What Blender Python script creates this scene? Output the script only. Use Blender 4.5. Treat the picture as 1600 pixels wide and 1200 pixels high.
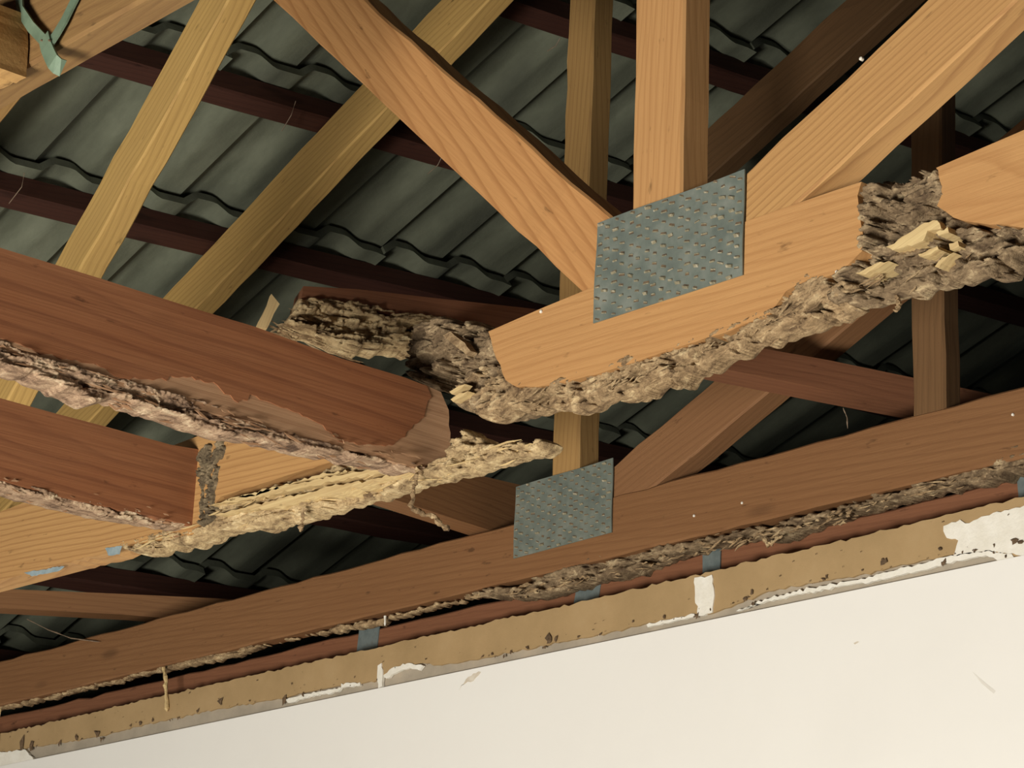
import bpy, bmesh, math, random
import numpy as np
from mathutils import Vector, Matrix
from mathutils.geometry import tessellate_polygon

for o in list(bpy.data.objects):
    bpy.data.objects.remove(o)
random.seed(7)
SC = bpy.context.scene
COL = SC.collection

# ------------------------------------------------------------------ camera
F = 3890.0
def unit(v):
    v = np.asarray(v, float); return v / np.linalg.norm(v)
UPC = unit([500., 11600., -F])                       # world up seen by the camera
ux = unit([-2700 - 800., 600 - 1755., -F])
ux = unit(ux - UPC * np.dot(ux, UPC))
AX = -ux
AY = np.cross(UPC, AX)
RW = np.array([AX, AY, UPC])                         # camera -> world; world X runs along the trusses
EYE = np.array([0., 0., 1.6])
cam = bpy.data.cameras.new('camera')
cam.sensor_width = 36.0
cam.lens = F / 1600 * 36.0
cam.clip_start = 0.05
cam_o = bpy.data.objects.new('camera', cam)
COL.objects.link(cam_o)
M4 = Matrix([list(RW[i]) + [EYE[i]] for i in range(3)] + [[0, 0, 0, 1]])
cam_o.matrix_world = M4
SC.camera = cam_o

# ------------------------------------------------------------------ light
world = bpy.data.worlds.new('world')
SC.world = world
world.use_nodes = True
wb = world.node_tree.nodes['Background']
wb.inputs[0].default_value = (0.80, 0.88, 1.0, 1)
wb.inputs[1].default_value = 0.03

def area(name, loc, target, w, h, power, col):
    l = bpy.data.lights.new(name, 'AREA')
    l.shape = 'RECTANGLE'; l.size = w; l.size_y = h; l.energy = power; l.color = col
    o = bpy.data.objects.new(name, l); COL.objects.link(o)
    o.location = loc
    o.rotation_euler = (Vector(target) - Vector(loc)).to_track_quat('-Z', 'Y').to_euler()
    return o
# added daylight lamp behind the viewer, set near the floor to leave the attic dark
area('low_daylight_lamp', (-1.3, -1.8, 0.42), (-2.4, 2.0, 2.4), 1.5, 0.8, 230, (1.0, 0.955, 0.865))
SC.view_settings.view_transform = 'Standard'
SC.view_settings.look = 'None'
SC.view_settings.gamma = 1.0
SC.view_settings.use_curve_mapping = False
SC.view_settings.exposure = 0.0

# ------------------------------------------------------------------ helpers
def ray(x, y):
    return unit(RW @ np.array([x - 800., 600. - y, -F]))

class Plane:
    """A vertical face in the room: o a point of it, e1 along, e2 up, n towards the room."""
    def __init__(s, o, e1):
        s.o = np.asarray(o, float); s.e1 = unit(e1); s.e2 = np.array([0, 0, 1.]); s.n = np.cross(s.e1, s.e2)
    def at(s, x, y):
        d = ray(x, y)
        return EYE + d * (np.dot(s.o - EYE, s.n) / np.dot(d, s.n))
Y1, Y2, Y3, Y0 = 1.85, 2.50, 3.15, 0.97
T1 = Plane((0, Y1, 0), (1, 0, 0))
T2 = Plane((0, Y2, 0), (1, 0, 0))
T3 = Plane((0, Y3, 0), (1, 0, 0))
T0 = Plane((0, Y0, 0), (1, 0, 0))

def frame(plane, origin, ang=0.0):
    c, s_ = math.cos(ang), math.sin(ang)
    a = plane.e1 * c + plane.e2 * s_
    b = -plane.e1 * s_ + plane.e2 * c
    m = np.eye(4); m[:3, 0] = a; m[:3, 1] = b; m[:3, 2] = plane.n; m[:3, 3] = origin
    return m

def link(name, me, mat, parent=None, mw=None, smooth=False, kind=None):
    o = bpy.data.objects.new(name, me)
    COL.objects.link(o)
    if mat: me.materials.append(mat)
    if mw is not None: o.matrix_world = Matrix(mw.tolist())
    if parent is not None:
        o.parent = parent
        o.matrix_parent_inverse = Matrix.Translation(-Vector(parent.location))
    if smooth:
        me.polygons.foreach_set('use_smooth', [True] * len(me.polygons))
    if kind: o['kind'] = kind
    return o

def tag(o, label, cat, group=None):
    o['label'] = label; o['category'] = cat
    if group: o['group'] = group
    return o

def thing(name, loc, label, cat, group=None):
    o = bpy.data.objects.new(name, None); COL.objects.link(o)
    o.location = [float(v) for v in loc]; o.empty_display_size = 0.05
    return tag(o, label, cat, group)

# ---- numpy noise
def _h(ix, iy, seed):
    n = (ix.astype(np.int64) * 374761393 + iy.astype(np.int64) * 668265263 + seed * 974634777) & 0xffffffff
    n = ((n ^ (n >> 13)) * 1274126177) & 0xffffffff
    return ((n ^ (n >> 16)) & 0xffff) / 65535.0
def vnoise(x, y, seed=0):
    ix, iy = np.floor(x), np.floor(y); fx, fy = x - ix, y - iy
    fx = fx * fx * (3 - 2 * fx); fy = fy * fy * (3 - 2 * fy)
    a = _h(ix, iy, seed); b = _h(ix + 1, iy, seed); c = _h(ix, iy + 1, seed); d = _h(ix + 1, iy + 1, seed)
    return (a * (1 - fx) + b * fx) * (1 - fy) + (c * (1 - fx) + d * fx) * fy
def fbm(x, y, seed=0, o=4):
    v = 0; amp = .5; t = 0
    for i in range(o):
        v = v + amp * vnoise(x, y, seed + i * 17); t += amp; x = x * 2.03 + 5.1; y = y * 2.03 + 1.7; amp *= .5
    return v / t
def cells(x, y, seed=0):
    ix, iy = np.floor(x), np.floor(y); best = np.full(x.shape, 9.0); sec = np.full(x.shape, 9.0)
    for dx in (-1, 0, 1):
        for dy in (-1, 0, 1):
            px = ix + dx + _h(ix + dx, iy + dy, seed); py = iy + dy + _h(ix + dx, iy + dy, seed + 91)
            d = np.hypot(px - x, py - y)
            sec = np.minimum(sec, np.maximum(best, d)); best = np.minimum(best, d)
    return best, sec

def rough(poly, amp, step, seed, clean=()):
    """break a polygon up into a ragged outline (2-D, metres)"""
    rng = np.random.RandomState(seed)
    out = []
    P = np.asarray(poly, float); n = len(P)
    for i in range(n):
        a, b = P[i], P[(i + 1) % n]
        L = np.linalg.norm(b - a); k = max(1, int(L / step))
        nn = np.array([-(b - a)[1], (b - a)[0]]) / max(L, 1e-9)
        for j in range(k):
            t = j / k
            off = 0 if (j == 0 and k == 1) or i in clean or (j == 0 and i - 1 in clean) else rng.randn() * amp * (0.35 if j == 0 else 1)
            out.append(a + (b - a) * t + nn * off)
    return np.array(out)

def local(plane, px, ang):
    W = np.array([plane.at(*p) for p in px])
    org = W.mean(0)
    m = frame(plane, org, ang)
    L = (W - org) @ m[:3, :3]
    return L[:, :2], m

def prism_mesh(name, P, thick, front=0.0):
    P = [tuple(p) for p in P]; n = len(P)
    area2 = sum(P[i][0] * P[(i + 1) % n][1] - P[(i + 1) % n][0] * P[i][1] for i in range(n))
    if area2 < 0: P = P[::-1]
    tris = tessellate_polygon([[Vector((p[0], p[1], 0)) for p in P]])
    V = [(p[0], p[1], front) for p in P] + [(p[0], p[1], front - thick) for p in P]
    Fs = []
    for t in tris:
        a = P[t[0]]; b = P[t[1]]; c = P[t[2]]
        s_ = (b[0] - a[0]) * (c[1] - a[1]) - (b[1] - a[1]) * (c[0] - a[0])
        t = t if s_ > 0 else (t[0], t[2], t[1])
        Fs.append(tuple(t)); Fs.append((t[0] + n, t[2] + n, t[1] + n))
    for i in range(n):
        j = (i + 1) % n; Fs.append((i, i + n, j + n, j))
    me = bpy.data.meshes.new(name); me.from_pydata(V, [], Fs); me.update()
    return me

def slab(name, plane, px, thick, mat, parent=None, ang=0.0, front=0.0, rag=0.0, step=.006, seed=1, kind=None, clean=()):
    P, m = local(plane, px, ang)
    if rag: P = rough(P, rag, step, seed, clean)
    return link(name, prism_mesh(name, P, thick, front), mat, parent, m, kind=kind)

def crust(name, plane, px, thick, mat, parent=None, ang=0.0, base=.004, amp=.016, edge=.018, g=.0013,
          rag=.003, seed=1, holes=(), stretch=3.0, fs=60., kind=None, mid=.5):
    """lumpy eaten timber / termite mud: a closed relief with rounded ragged rim and galleries along the grain"""
    P, m = local(plane, px, ang)
    P = rough(P, rag, .008, seed)
    lo, hi = P.min(0) - g, P.max(0) + g
    nx, ny = int((hi[0] - lo[0]) / g) + 2, int((hi[1] - lo[1]) / g) + 2
    gx, gy = np.meshgrid(lo[0] + np.arange(nx) * g, lo[1] + np.arange(ny) * g, indexing='ij')
    A = P; B = np.roll(P, -1, 0)
    inside = np.zeros(gx.shape, bool); dist = np.full(gx.shape, 9.0)
    for a, b in zip(A, B):
        if a[1] != b[1]:
            cr = ((a[1] > gy) != (b[1] > gy)) & (gx < (b[0] - a[0]) * (gy - a[1]) / (b[1] - a[1]) + a[0])
            inside ^= cr
        d = b - a; L2 = max(d @ d, 1e-12)
        t = np.clip(((gx - a[0]) * d[0] + (gy - a[1]) * d[1]) / L2, 0, 1)
        dist = np.minimum(dist, np.hypot(gx - a[0] - t * d[0], gy - a[1] - t * d[1]))
    xs, ys = gx * fs / stretch, gy * fs
    wx = fbm(xs * .7 + 3, ys * .7, seed + 5, 3) - .5
    nz = fbm(xs + wx * 2, ys + wx * 2, seed, 6) - .5
    lay = np.abs(fbm(xs * .6 + wx * 2, ys * 2.2 + wx * 3, seed + 23, 4) - .5)
    c1, c2 = cells(xs * 1.6 + nz * 2, ys * 1.3 + wx * 3, seed + 3)
    flake = np.floor(fbm(xs * 1.1 + 7, ys * 1.4 + wx * 2, seed + 61, 4) * 9) / 9 - .5
    gal = np.clip((fbm(xs * 1.5 + 11 + wx, ys * 1.7 + wx, seed + 40, 4) - .535) / .04, 0, 1)
    fine = fbm(gx * 380, gy * 480, seed + 70, 3) - .5
    p1, p2 = cells(gx * 150 + wx * 2, gy * 190 + wx * 2, seed + 9)
    q1, q2 = cells(gx * 60 + nz * 2, gy * 85 + wx * 2, seed + 19)
    h = base + amp * nz * 1.0 - amp * .5 * np.clip(.10 - lay, 0, .10) / .10 + amp * .35 * flake + .0030 * (.45 - p1) + amp * .30 * (.45 - q1) - gal * amp * 1.2 + fine * .0035
    for hx, hy, rx, ry, dp in holes:
        c = (plane.at(hx, hy) - m[:3, 3]) @ m[:3, :3]
        k = plane_px(plane, hx, hy)
        q = np.hypot((gx - c[0]) / (rx * k * 1.55), (gy - c[1]) / (ry * k * 1.15)) + (fbm(gx * 200, gy * 200, seed + 7, 2) - .5) * .9
        h = h - dp * np.clip((1.15 - q) / .35, 0, 1)
        if dp >= .045: inside &= q > .95
    e = np.clip(dist / (edge * .38), 0, 1); prof = np.sqrt(np.clip(1 - (1 - e) ** 2, 0, 1))
    cz = -thick * mid
    fz = cz + (thick * mid + h) * prof
    bz = cz - (thick * (1 - mid)) * prof
    fz = np.maximum(fz, bz + .001)
    cell = inside[:-1, :-1] & inside[1:, :-1] & inside[1:, 1:] & inside[:-1, 1:]
    used = np.zeros(gx.shape, bool)
    used[:-1, :-1] |= cell; used[1:, :-1] |= cell; used[1:, 1:] |= cell; used[:-1, 1:] |= cell
    idx = -np.ones(gx.shape, int); N = used.sum(); idx[used] = np.arange(N)
    V = np.concatenate([np.stack([gx[used], gy[used], fz[used]], 1), np.stack([gx[used], gy[used], bz[used]], 1)])
    ii, jj = np.nonzero(cell)
    a, b, c, d = idx[ii, jj], idx[ii + 1, jj], idx[ii + 1, jj + 1], idx[ii, jj + 1]
    Fs = [np.stack([a, b, c, d], 1), np.stack([a, d, c, b], 1) + N]
    pad = np.pad(cell, 1)
    for (di, dj, e0, e1) in ((-1, 0, (0, 1), (0, 0)), (1, 0, (1, 0), (1, 1)), (0, -1, (0, 0), (1, 0)), (0, 1, (1, 1), (0, 1))):
        bd = cell & ~pad[1 + di:1 + di + cell.shape[0], 1 + dj:1 + dj + cell.shape[1]]
        i2, j2 = np.nonzero(bd)
        p = idx[i2 + e0[0], j2 + e0[1]]; q = idx[i2 + e1[0], j2 + e1[1]]
        Fs.append(np.stack([p, p + N, q + N, q], 1))
    Fs = np.concatenate(Fs)
    me = bpy.data.meshes.new(name)
    me.from_pydata(V.tolist(), [], Fs.tolist()); me.update()
    return link(name, me, mat, parent, m, smooth=True, kind=kind)

def plane_px(plane, x, y):
    """metres per pixel at that spot of a face"""
    return np.linalg.norm(plane.at(x, y) - EYE) / F

def timber(name, plane, a, b, depth, thick, mat, parent=None, front=0.0, wav=.0012, seed=0, cham=.003, extra=None):
    """a sawn plank: a,b = world (along, z) of its axis ends on a face; front face flush with that face"""
    A = plane.e1 * a[0] + plane.e2 * a[1]; B = plane.e1 * b[0] + plane.e2 * b[1]
    off = plane.o - plane.e1 * np.dot(plane.o, plane.e1) - plane.e2 * np.dot(plane.o, plane.e2)
    A = A + off; B = B + off
    L = np.linalg.norm(B - A); ang = math.atan2(b[1] - a[1], b[0] - a[0])
    m = frame(plane, A, ang)
    c = cham; cl = extra if extra else c
    hd = depth / 2
    prof = [(-hd + c, 0), (hd - cl, 0), (hd, -cl), (hd, -thick + c), (hd - c, -thick), (-hd + c, -thick), (-hd, -thick + c), (-hd, -c)]
    n = max(2, int(L / .05)); V = []; Fs = []; rng = np.random.RandomState(seed + 11)
    for i in range(n + 1):
        t = i / n * L
        w1, w2 = rng.randn() * wav, rng.randn() * wav * .5
        for (y, z) in prof: V.append((t, y + (w1 if y > 0 else w2), z + w2 * .6))
    k = len(prof)
    for i in range(n):
        for j in range(k):
            q = (j + 1) % k
            Fs.append((i * k + j, (i + 1) * k + j, (i + 1) * k + q, i * k + q))
    Fs.append(tuple(range(k))); Fs.append(tuple(n * k + j for j in range(k))[::-1])
    me = bpy.data.meshes.new(name); me.from_pydata(V, [], Fs); me.update()
    bm = bmesh.new(); bm.from_mesh(me); bmesh.ops.recalc_face_normals(bm, faces=bm.faces); bm.to_mesh(me); bm.free()
    m[:3, 3] += plane.n * front
    return link(name, me, mat, parent, m)

def tube_mesh(name, pts, rads, sides=6, seed=0, jit=0.0):
    rng = np.random.RandomState(seed); V = []; Fs = []
    pts = [np.asarray(p, float) for p in pts]
    for i, p in enumerate(pts):
        d = unit(pts[min(i + 1, len(pts) - 1)] - pts[max(i - 1, 0)])
        u = unit(np.cross(d, [0.31, 0.2, 0.93] if abs(d[2]) < .9 else [1, 0, 0])); v = np.cross(d, u)
        for k in range(sides):
            a = 2 * math.pi * k / sides; r = rads[i] * (1 + jit * rng.randn())
            V.append(p + (u * math.cos(a) + v * math.sin(a)) * r)
    n = len(pts)
    for i in range(n - 1):
        for k in range(sides):
            q = (k + 1) % sides
            Fs.append((i * sides + k, i * sides + q, (i + 1) * sides + q, (i + 1) * sides + k))
    Fs.append(tuple(range(sides))[::-1]); Fs.append(tuple((n - 1) * sides + k for k in range(sides)))
    me = bpy.data.meshes.new(name); me.from_pydata([tuple(map(float, v)) for v in V], [], Fs); me.update()
    return me

def splinters(name, plane, line, n, mat, parent, ang, lmin, lmax, w, seed, spread=.012, out=.006, jitter=.12, back=.03):
    """loose slivers of fibre lying along the grain around a pixel line; one joined mesh"""
    rng = np.random.RandomState(seed)
    W = np.array([plane.at(*p) for p in line]); org = W.mean(0); m = frame(plane, org, ang)
    L = (W - org) @ m[:3, :3]
    seg = np.r_[0, np.cumsum(np.linalg.norm(np.diff(L, axis=0), axis=1))]
    V = []; Fs = []
    for i in range(n):
        s_ = rng.rand() * seg[-1]; k = min(np.searchsorted(seg, s_, 'right') - 1, len(L) - 2)
        t = (s_ - seg[k]) / max(seg[k + 1] - seg[k], 1e-9)
        p = L[k] + (L[k + 1] - L[k]) * t
        p = p + np.array([0, rng.randn() * spread, 0]); p[2] = out - rng.rand() * back
        l = lmin + (lmax - lmin) * rng.rand() ** 2; a = rng.randn() * jitter
        d = np.array([math.cos(a), math.sin(a), rng.randn() * .12]); ww = w * (.4 + rng.rand()); e = np.array([-math.sin(a), math.cos(a), 0])
        o = len(V); tl = rng.choice([-1, 1])
        for q, f in ((-.5, .25), (-.1, 1), (.25, .8), (.5, .1)):
            c = p + d * l * q * tl + e * rng.randn() * ww * .3
            V += [c + e * ww * f * .5, c - e * ww * f * .5, c - e * ww * f * .3 + np.array([0, 0, -ww * .8 * f]), c + e * ww * f * .3 + np.array([0, 0, -ww * .8 * f])]
        for r in range(3):
            for k2 in range(4):
                q2 = (k2 + 1) % 4
                Fs.append((o + r * 4 + k2, o + r * 4 + q2, o + r * 4 + 4 + q2, o + r * 4 + 4 + k2))
        Fs.append((o, o + 3, o + 2, o + 1)); Fs.append((o + 12, o + 13, o + 14, o + 15))
    me = bpy.data.meshes.new(name); me.from_pydata([tuple(map(float, v)) for v in V], [], Fs); me.update()
    bm = bmesh.new(); bm.from_mesh(me); bmesh.ops.recalc_face_normals(bm, faces=bm.faces); bm.to_mesh(me); bm.free()
    return link(name, me, mat, parent, m, kind='stuff')

# ------------------------------------------------------------------ materials
def new_mat(name):
    m = bpy.data.materials.new(name); m.use_nodes = True
    nt = m.node_tree; b = nt.nodes['Principled BSDF']
    return m, nt, b
def nd(nt, t, **kw):
    n = nt.nodes.new(t)
    for k, v in kw.items(): setattr(n, k, v)
    return n
def ramp(nt, fac, stops):
    r = nd(nt, 'ShaderNodeValToRGB'); e = r.color_ramp.elements
    while len(e) < len(stops): e.new(.5)
    for i, (p, c) in enumerate(stops): e[i].position = p; e[i].color = (*c, 1)
    nt.links.new(fac, r.inputs[0]); return r.outputs[0]
def mixc(nt, a, b, fac, mode='MIX'):
    m = nd(nt, 'ShaderNodeMix', data_type='RGBA', blend_type=mode)
    for sock, v in ((m.inputs[0], fac), (m.inputs[6], a), (m.inputs[7], b)):
        if isinstance(v, (int, float)): sock.default_value = v
        elif isinstance(v, tuple): sock.default_value = (*v, 1)
        else: nt.links.new(v, sock)
    return m.outputs[2]
def noise(nt, vec, scale, detail=4, rough_=.55, dist=0.0):
    n = nd(nt, 'ShaderNodeTexNoise'); n.inputs['Scale'].default_value = scale; n.inputs['Detail'].default_value = detail
    n.inputs['Roughness'].default_value = rough_; n.inputs['Distortion'].default_value = dist
    nt.links.new(vec, n.inputs['Vector']); return n.outputs['Fac']
def mapped(nt, scale=(1, 1, 1), rot=(0, 0, 0), loc=(0, 0, 0), rnd=True):
    tc = nd(nt, 'ShaderNodeTexCoord'); src = tc.outputs['Object']
    if rnd:
        oi = nd(nt, 'ShaderNodeObjectInfo'); ad = nd(nt, 'ShaderNodeVectorMath', operation='MULTIPLY_ADD')
        cb = nd(nt, 'ShaderNodeCombineXYZ')
        for i in range(3): nt.links.new(oi.outputs['Random'], cb.inputs[i])
        nt.links.new(cb.outputs[0], ad.inputs[0]); ad.inputs[1].default_value = (7.3, .13, .09); nt.links.new(src, ad.inputs[2]); src = ad.outputs[0]
    mp = nd(nt, 'ShaderNodeMapping'); mp.inputs['Scale'].default_value = scale; mp.inputs['Rotation'].default_value = rot; mp.inputs['Location'].default_value = loc
    nt.links.new(src, mp.inputs[0]); return mp.outputs[0]
def bump(nt, b, h, strength, dist):
    n = nd(nt, 'ShaderNodeBump'); n.inputs['Strength'].default_value = strength; n.inputs['Distance'].default_value = dist
    nt.links.new(h, n.inputs['Height']); nt.links.new(n.outputs[0], b.inputs['Normal'])

def wood(name, light, dark, tint, ring=34, tilt=(.02, .05, .03), ringmix=.55, blot=.35, off=(0, -.09, .07), dirt=.25, knot=.5, fibre=.45):
    """sawn softwood: growth rings cut along the plank, fine fibre, blotches, a few dark specks"""
    m, nt, b = new_mat(name)
    v = mapped(nt, (1, 1, 1), tilt, off)
    big = noise(nt, mapped(nt, (1.6, 9, 9)), 1.0, 3, .5)
    dv = nd(nt, 'ShaderNodeVectorMath', operation='MULTIPLY_ADD')
    cb = nd(nt, 'ShaderNodeCombineXYZ'); nt.links.new(big, cb.inputs[1]); nt.links.new(big, cb.inputs[2])
    nt.links.new(cb.outputs[0], dv.inputs[0]); dv.inputs[1].default_value = (0, .05, .035); nt.links.new(v, dv.inputs[2])
    vk = nd(nt, 'ShaderNodeTexVoronoi'); vk.inputs['Scale'].default_value = 1.0; nt.links.new(mapped(nt, (3.2, 11, 11), loc=(.4, .3, .2)), vk.inputs['Vector'])
    kb = ramp(nt, vk.outputs['Distance'], [(0, (1,) * 3), (.42, (0, 0, 0))])
    dk = nd(nt, 'ShaderNodeVectorMath', operation='MULTIPLY_ADD'); nt.links.new(kb, dk.inputs[0]); dk.inputs[1].default_value = (0, .022, .022); nt.links.new(dv.outputs[0], dk.inputs[2])
    w = nd(nt, 'ShaderNodeTexWave', wave_type='RINGS', rings_direction='X', wave_profile='SAW')
    w.inputs['Scale'].default_value = ring; w.inputs['Distortion'].default_value = .9; w.inputs['Detail'].default_value = 1.5
    w.inputs['Detail Scale'].default_value = .35
    nt.links.new(dk.outputs[0], w.inputs['Vector'])
    fib = noise(nt, mapped(nt, (5, 330, 330)), 1.0, 4, .65)
    rings = ramp(nt, w.outputs['Fac'], [(0, light), (.55, light), (.9, dark), (1, light)])
    c = mixc(nt, light, rings, ringmix)
    c = mixc(nt, c, tint, ramp(nt, noise(nt, mapped(nt, (2.2, 11, 11), loc=(3, 1, 2)), 1.0, 4, .6), [(.38, (0, 0, 0)), (.72, (blot,) * 3)]))
    c = mixc(nt, c, dark, ramp(nt, fib, [(.42, (0, 0, 0)), (.75, (fibre,) * 3)]))
    kc = ramp(nt, vk.outputs['Distance'], [(0, (1,) * 3), (.06, (.9,) * 3), (.13, (0, 0, 0))])
    c = mixc(nt, c, tuple(x * .35 for x in dark), mixc(nt, (0, 0, 0), kc, knot))
    sp = noise(nt, mapped(nt, (22, 70, 70), loc=(5, 5, 5)), 1.0, 3, .6)
    c = mixc(nt, c, tuple(x * .30 for x in dark), ramp(nt, sp, [(.66, (0, 0, 0)), (.75, (dirt * 2.4,) * 3)]))
    nt.links.new(c, b.inputs['Base Color']); b.inputs['Roughness'].default_value = .72
    b.inputs['Specular IOR Level'].default_value = .25
    bump(nt, b, fib, .35, .0012)
    return m

PINE = wood('pine', (.51, .278, .110), (.35, .165, .058), (.43, .215, .08), ringmix=.45)
PINE_STRIPE = wood('pine_striped', (.50, .285, .110), (.31, .152, .055), (.44, .23, .087), ring=44, tilt=(0, .01, .012), ringmix=.75, off=(0, -.15, .04))
PINE_KNOT = wood('pine_flame', (.53, .275, .105), (.33, .145, .048), (.42, .19, .067), ring=20, tilt=(.02, .10, .09), ringmix=.75, off=(0, -.02, .05), knot=.9)
PINE_OLD = wood('pine_aged', (.42, .25, .09), (.25, .135, .045), (.33, .19, .075), ringmix=.5)
PINE_GREEN = wood('pine_treated', (.54, .345, .115), (.33, .19, .058), (.42, .27, .10), ringmix=.6)
PINE_DARK = wood('pine_shade_tone', (.16, .085, .036), (.09, .046, .019), (.12, .07, .032), ringmix=.4)  # shade on the back members put into the wood colour
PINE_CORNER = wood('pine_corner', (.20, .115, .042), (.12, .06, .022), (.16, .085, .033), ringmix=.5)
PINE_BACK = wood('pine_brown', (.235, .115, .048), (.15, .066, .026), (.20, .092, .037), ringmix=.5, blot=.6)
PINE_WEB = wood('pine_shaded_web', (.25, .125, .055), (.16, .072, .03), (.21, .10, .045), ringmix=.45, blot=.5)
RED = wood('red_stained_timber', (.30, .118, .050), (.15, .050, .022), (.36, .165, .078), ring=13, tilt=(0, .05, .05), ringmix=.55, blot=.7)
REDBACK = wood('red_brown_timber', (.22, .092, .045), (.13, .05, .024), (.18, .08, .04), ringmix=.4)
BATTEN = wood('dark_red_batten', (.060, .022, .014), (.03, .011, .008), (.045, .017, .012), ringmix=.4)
FLESH = wood('bare_pinkish_wood', (.46, .27, .15), (.30, .155, .08), (.52, .33, .19), ring=22, ringmix=.45, dirt=.1, fibre=.8)
PALE = wood('pale_inner_wood', (.66, .50, .25), (.40, .25, .11), (.58, .42, .20), ring=40, tilt=(0, .01, .01), ringmix=.4, dirt=.4, fibre=.7)

def mudmat(name, a, b_, c_, d_, s=1.0):
    m, nt, b = new_mat(name)
    v = mapped(nt, (38 * s, 70 * s, 70 * s))
    c = ramp(nt, noise(nt, v, 1.0, 6, .65, .6), [(.32, a), (.45, b_), (.56, c_), (.68, d_)])
    f = noise(nt, mapped(nt, (320, 420, 420)), 1.0, 3, .6)
    c = mixc(nt, c, a, ramp(nt, f, [(.5, (0, 0, 0)), (.75, (.6,) * 3)]))
    nt.links.new(c, b.inputs['Base Color']); b.inputs['Roughness'].default_value = .95; b.inputs['Specular IOR Level'].default_value = .1
    bump(nt, b, f, .6, .0025)
    return m
MUD = mudmat('termite_mud', (.085, .055, .034), (.18, .125, .073), (.28, .20, .118), (.50, .385, .23))
MUD_DARK = mudmat('dark_termite_mud', (.055, .04, .028), (.12, .09, .056), (.19, .145, .088), (.34, .26, .16))
EATEN = mudmat('eaten_wood', (.10, .062, .036), (.26, .175, .095), (.40, .28, .155), (.62, .48, .28))
EATEN_PALE = mudmat('pale_eaten_wood', (.14, .09, .05), (.38, .27, .145), (.55, .41, .225), (.72, .58, .35))
EATEN_PINK = mudmat('eaten_red_timber', (.10, .062, .042), (.30, .195, .125), (.45, .31, .20), (.66, .52, .35), .8)

def simple(name, stops, scale, rough_=.8, metal=0., bmp=None, detail=5, stretch=(1, 1, 1)):
    m, nt, b = new_mat(name)
    n = noise(nt, mapped(nt, tuple(scale * s for s in stretch)), 1.0, detail, .6)
    c = ramp(nt, n, stops)
    nt.links.new(c, b.inputs['Base Color']); b.inputs['Roughness'].default_value = rough_; b.inputs['Metallic'].default_value = metal
    if bmp: bump(nt, b, noise(nt, mapped(nt, (bmp[0],) * 3), 1.0, 4, .6), bmp[1], bmp[2])
    return m
TILE = simple('concrete_tile', [(.25, (.062, .066, .047)), (.5, (.118, .128, .089)), (.75, (.195, .21, .15))], 7, .9, bmp=(160, .4, .002), stretch=(.5, 1.6, 1))
WALL = simple('white_wall_paint', [(.2, (.82, .80, .755)), (.5, (.85, .83, .785)), (.8, (.86, .845, .80))], 3.0, .6, bmp=(90, .12, .001))
TANP = simple('tan_old_paint', [(.25, (.33, .22, .10)), (.55, (.40, .268, .127)), (.8, (.44, .305, .155))], 9, .8, bmp=(200, .3, .001))
GREY = simple('grey_bare_plaster', [(.3, (.30, .26, .20)), (.6, (.40, .34, .26)), (.8, (.47, .38, .28))], 14, .9, bmp=(220, .4, .0015))
CHALK = simple('white_filler', [(.3, (.74, .70, .60)), (.7, (.86, .83, .75))], 40, .85, bmp=(150, .4, .002))
GALV = simple('galvanised_steel', [(.25, (.125, .15, .135)), (.5, (.185, .215, .185)), (.72, (.27, .29, .25))], 34, .5, .25)
LIPM = simple('bright_punched_steel', [(.35, (.20, .185, .125)), (.55, (.34, .30, .20)), (.72, (.62, .57, .45))], 160, .35, .35)
SLOT = simple('slot_dark', [(.3, (.05, .04, .028)), (.7, (.20, .13, .07))], 150, .9)
STRAP = simple('blue_grey_strap', [(.3, (.11, .14, .14)), (.6, (.18, .215, .21)), (.8, (.12, .12, .10))], 50, .6, .3)
GREENST = simple('green_primed_steel', [(.3, (.09, .135, .09)), (.6, (.14, .20, .135)), (.8, (.20, .26, .18))], 40, .6, .2)
WIRE = simple('rusty_wire', [(.3, (.16, .11, .07)), (.7, (.30, .22, .15))], 90, .6)
FLOORM = simple('floor_screed', [(.3, (.42, .38, .32)), (.7, (.52, .47, .40))], 2, .8)
SPECK = simple('dark_debris', [(.3, (.07, .042, .022)), (.7, (.17, .11, .06))], 200, .95)
BOARD = simple('dark_ceiling_board', [(.3, (.10, .09, .075)), (.7, (.16, .145, .12))], 3, .9)  # board colour lowered so that the low attic stays dark
BLUEP = simple('blue_paint_smear', [(.3, (.20, .27, .30)), (.7, (.34, .42, .44))], 60, .7)

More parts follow.
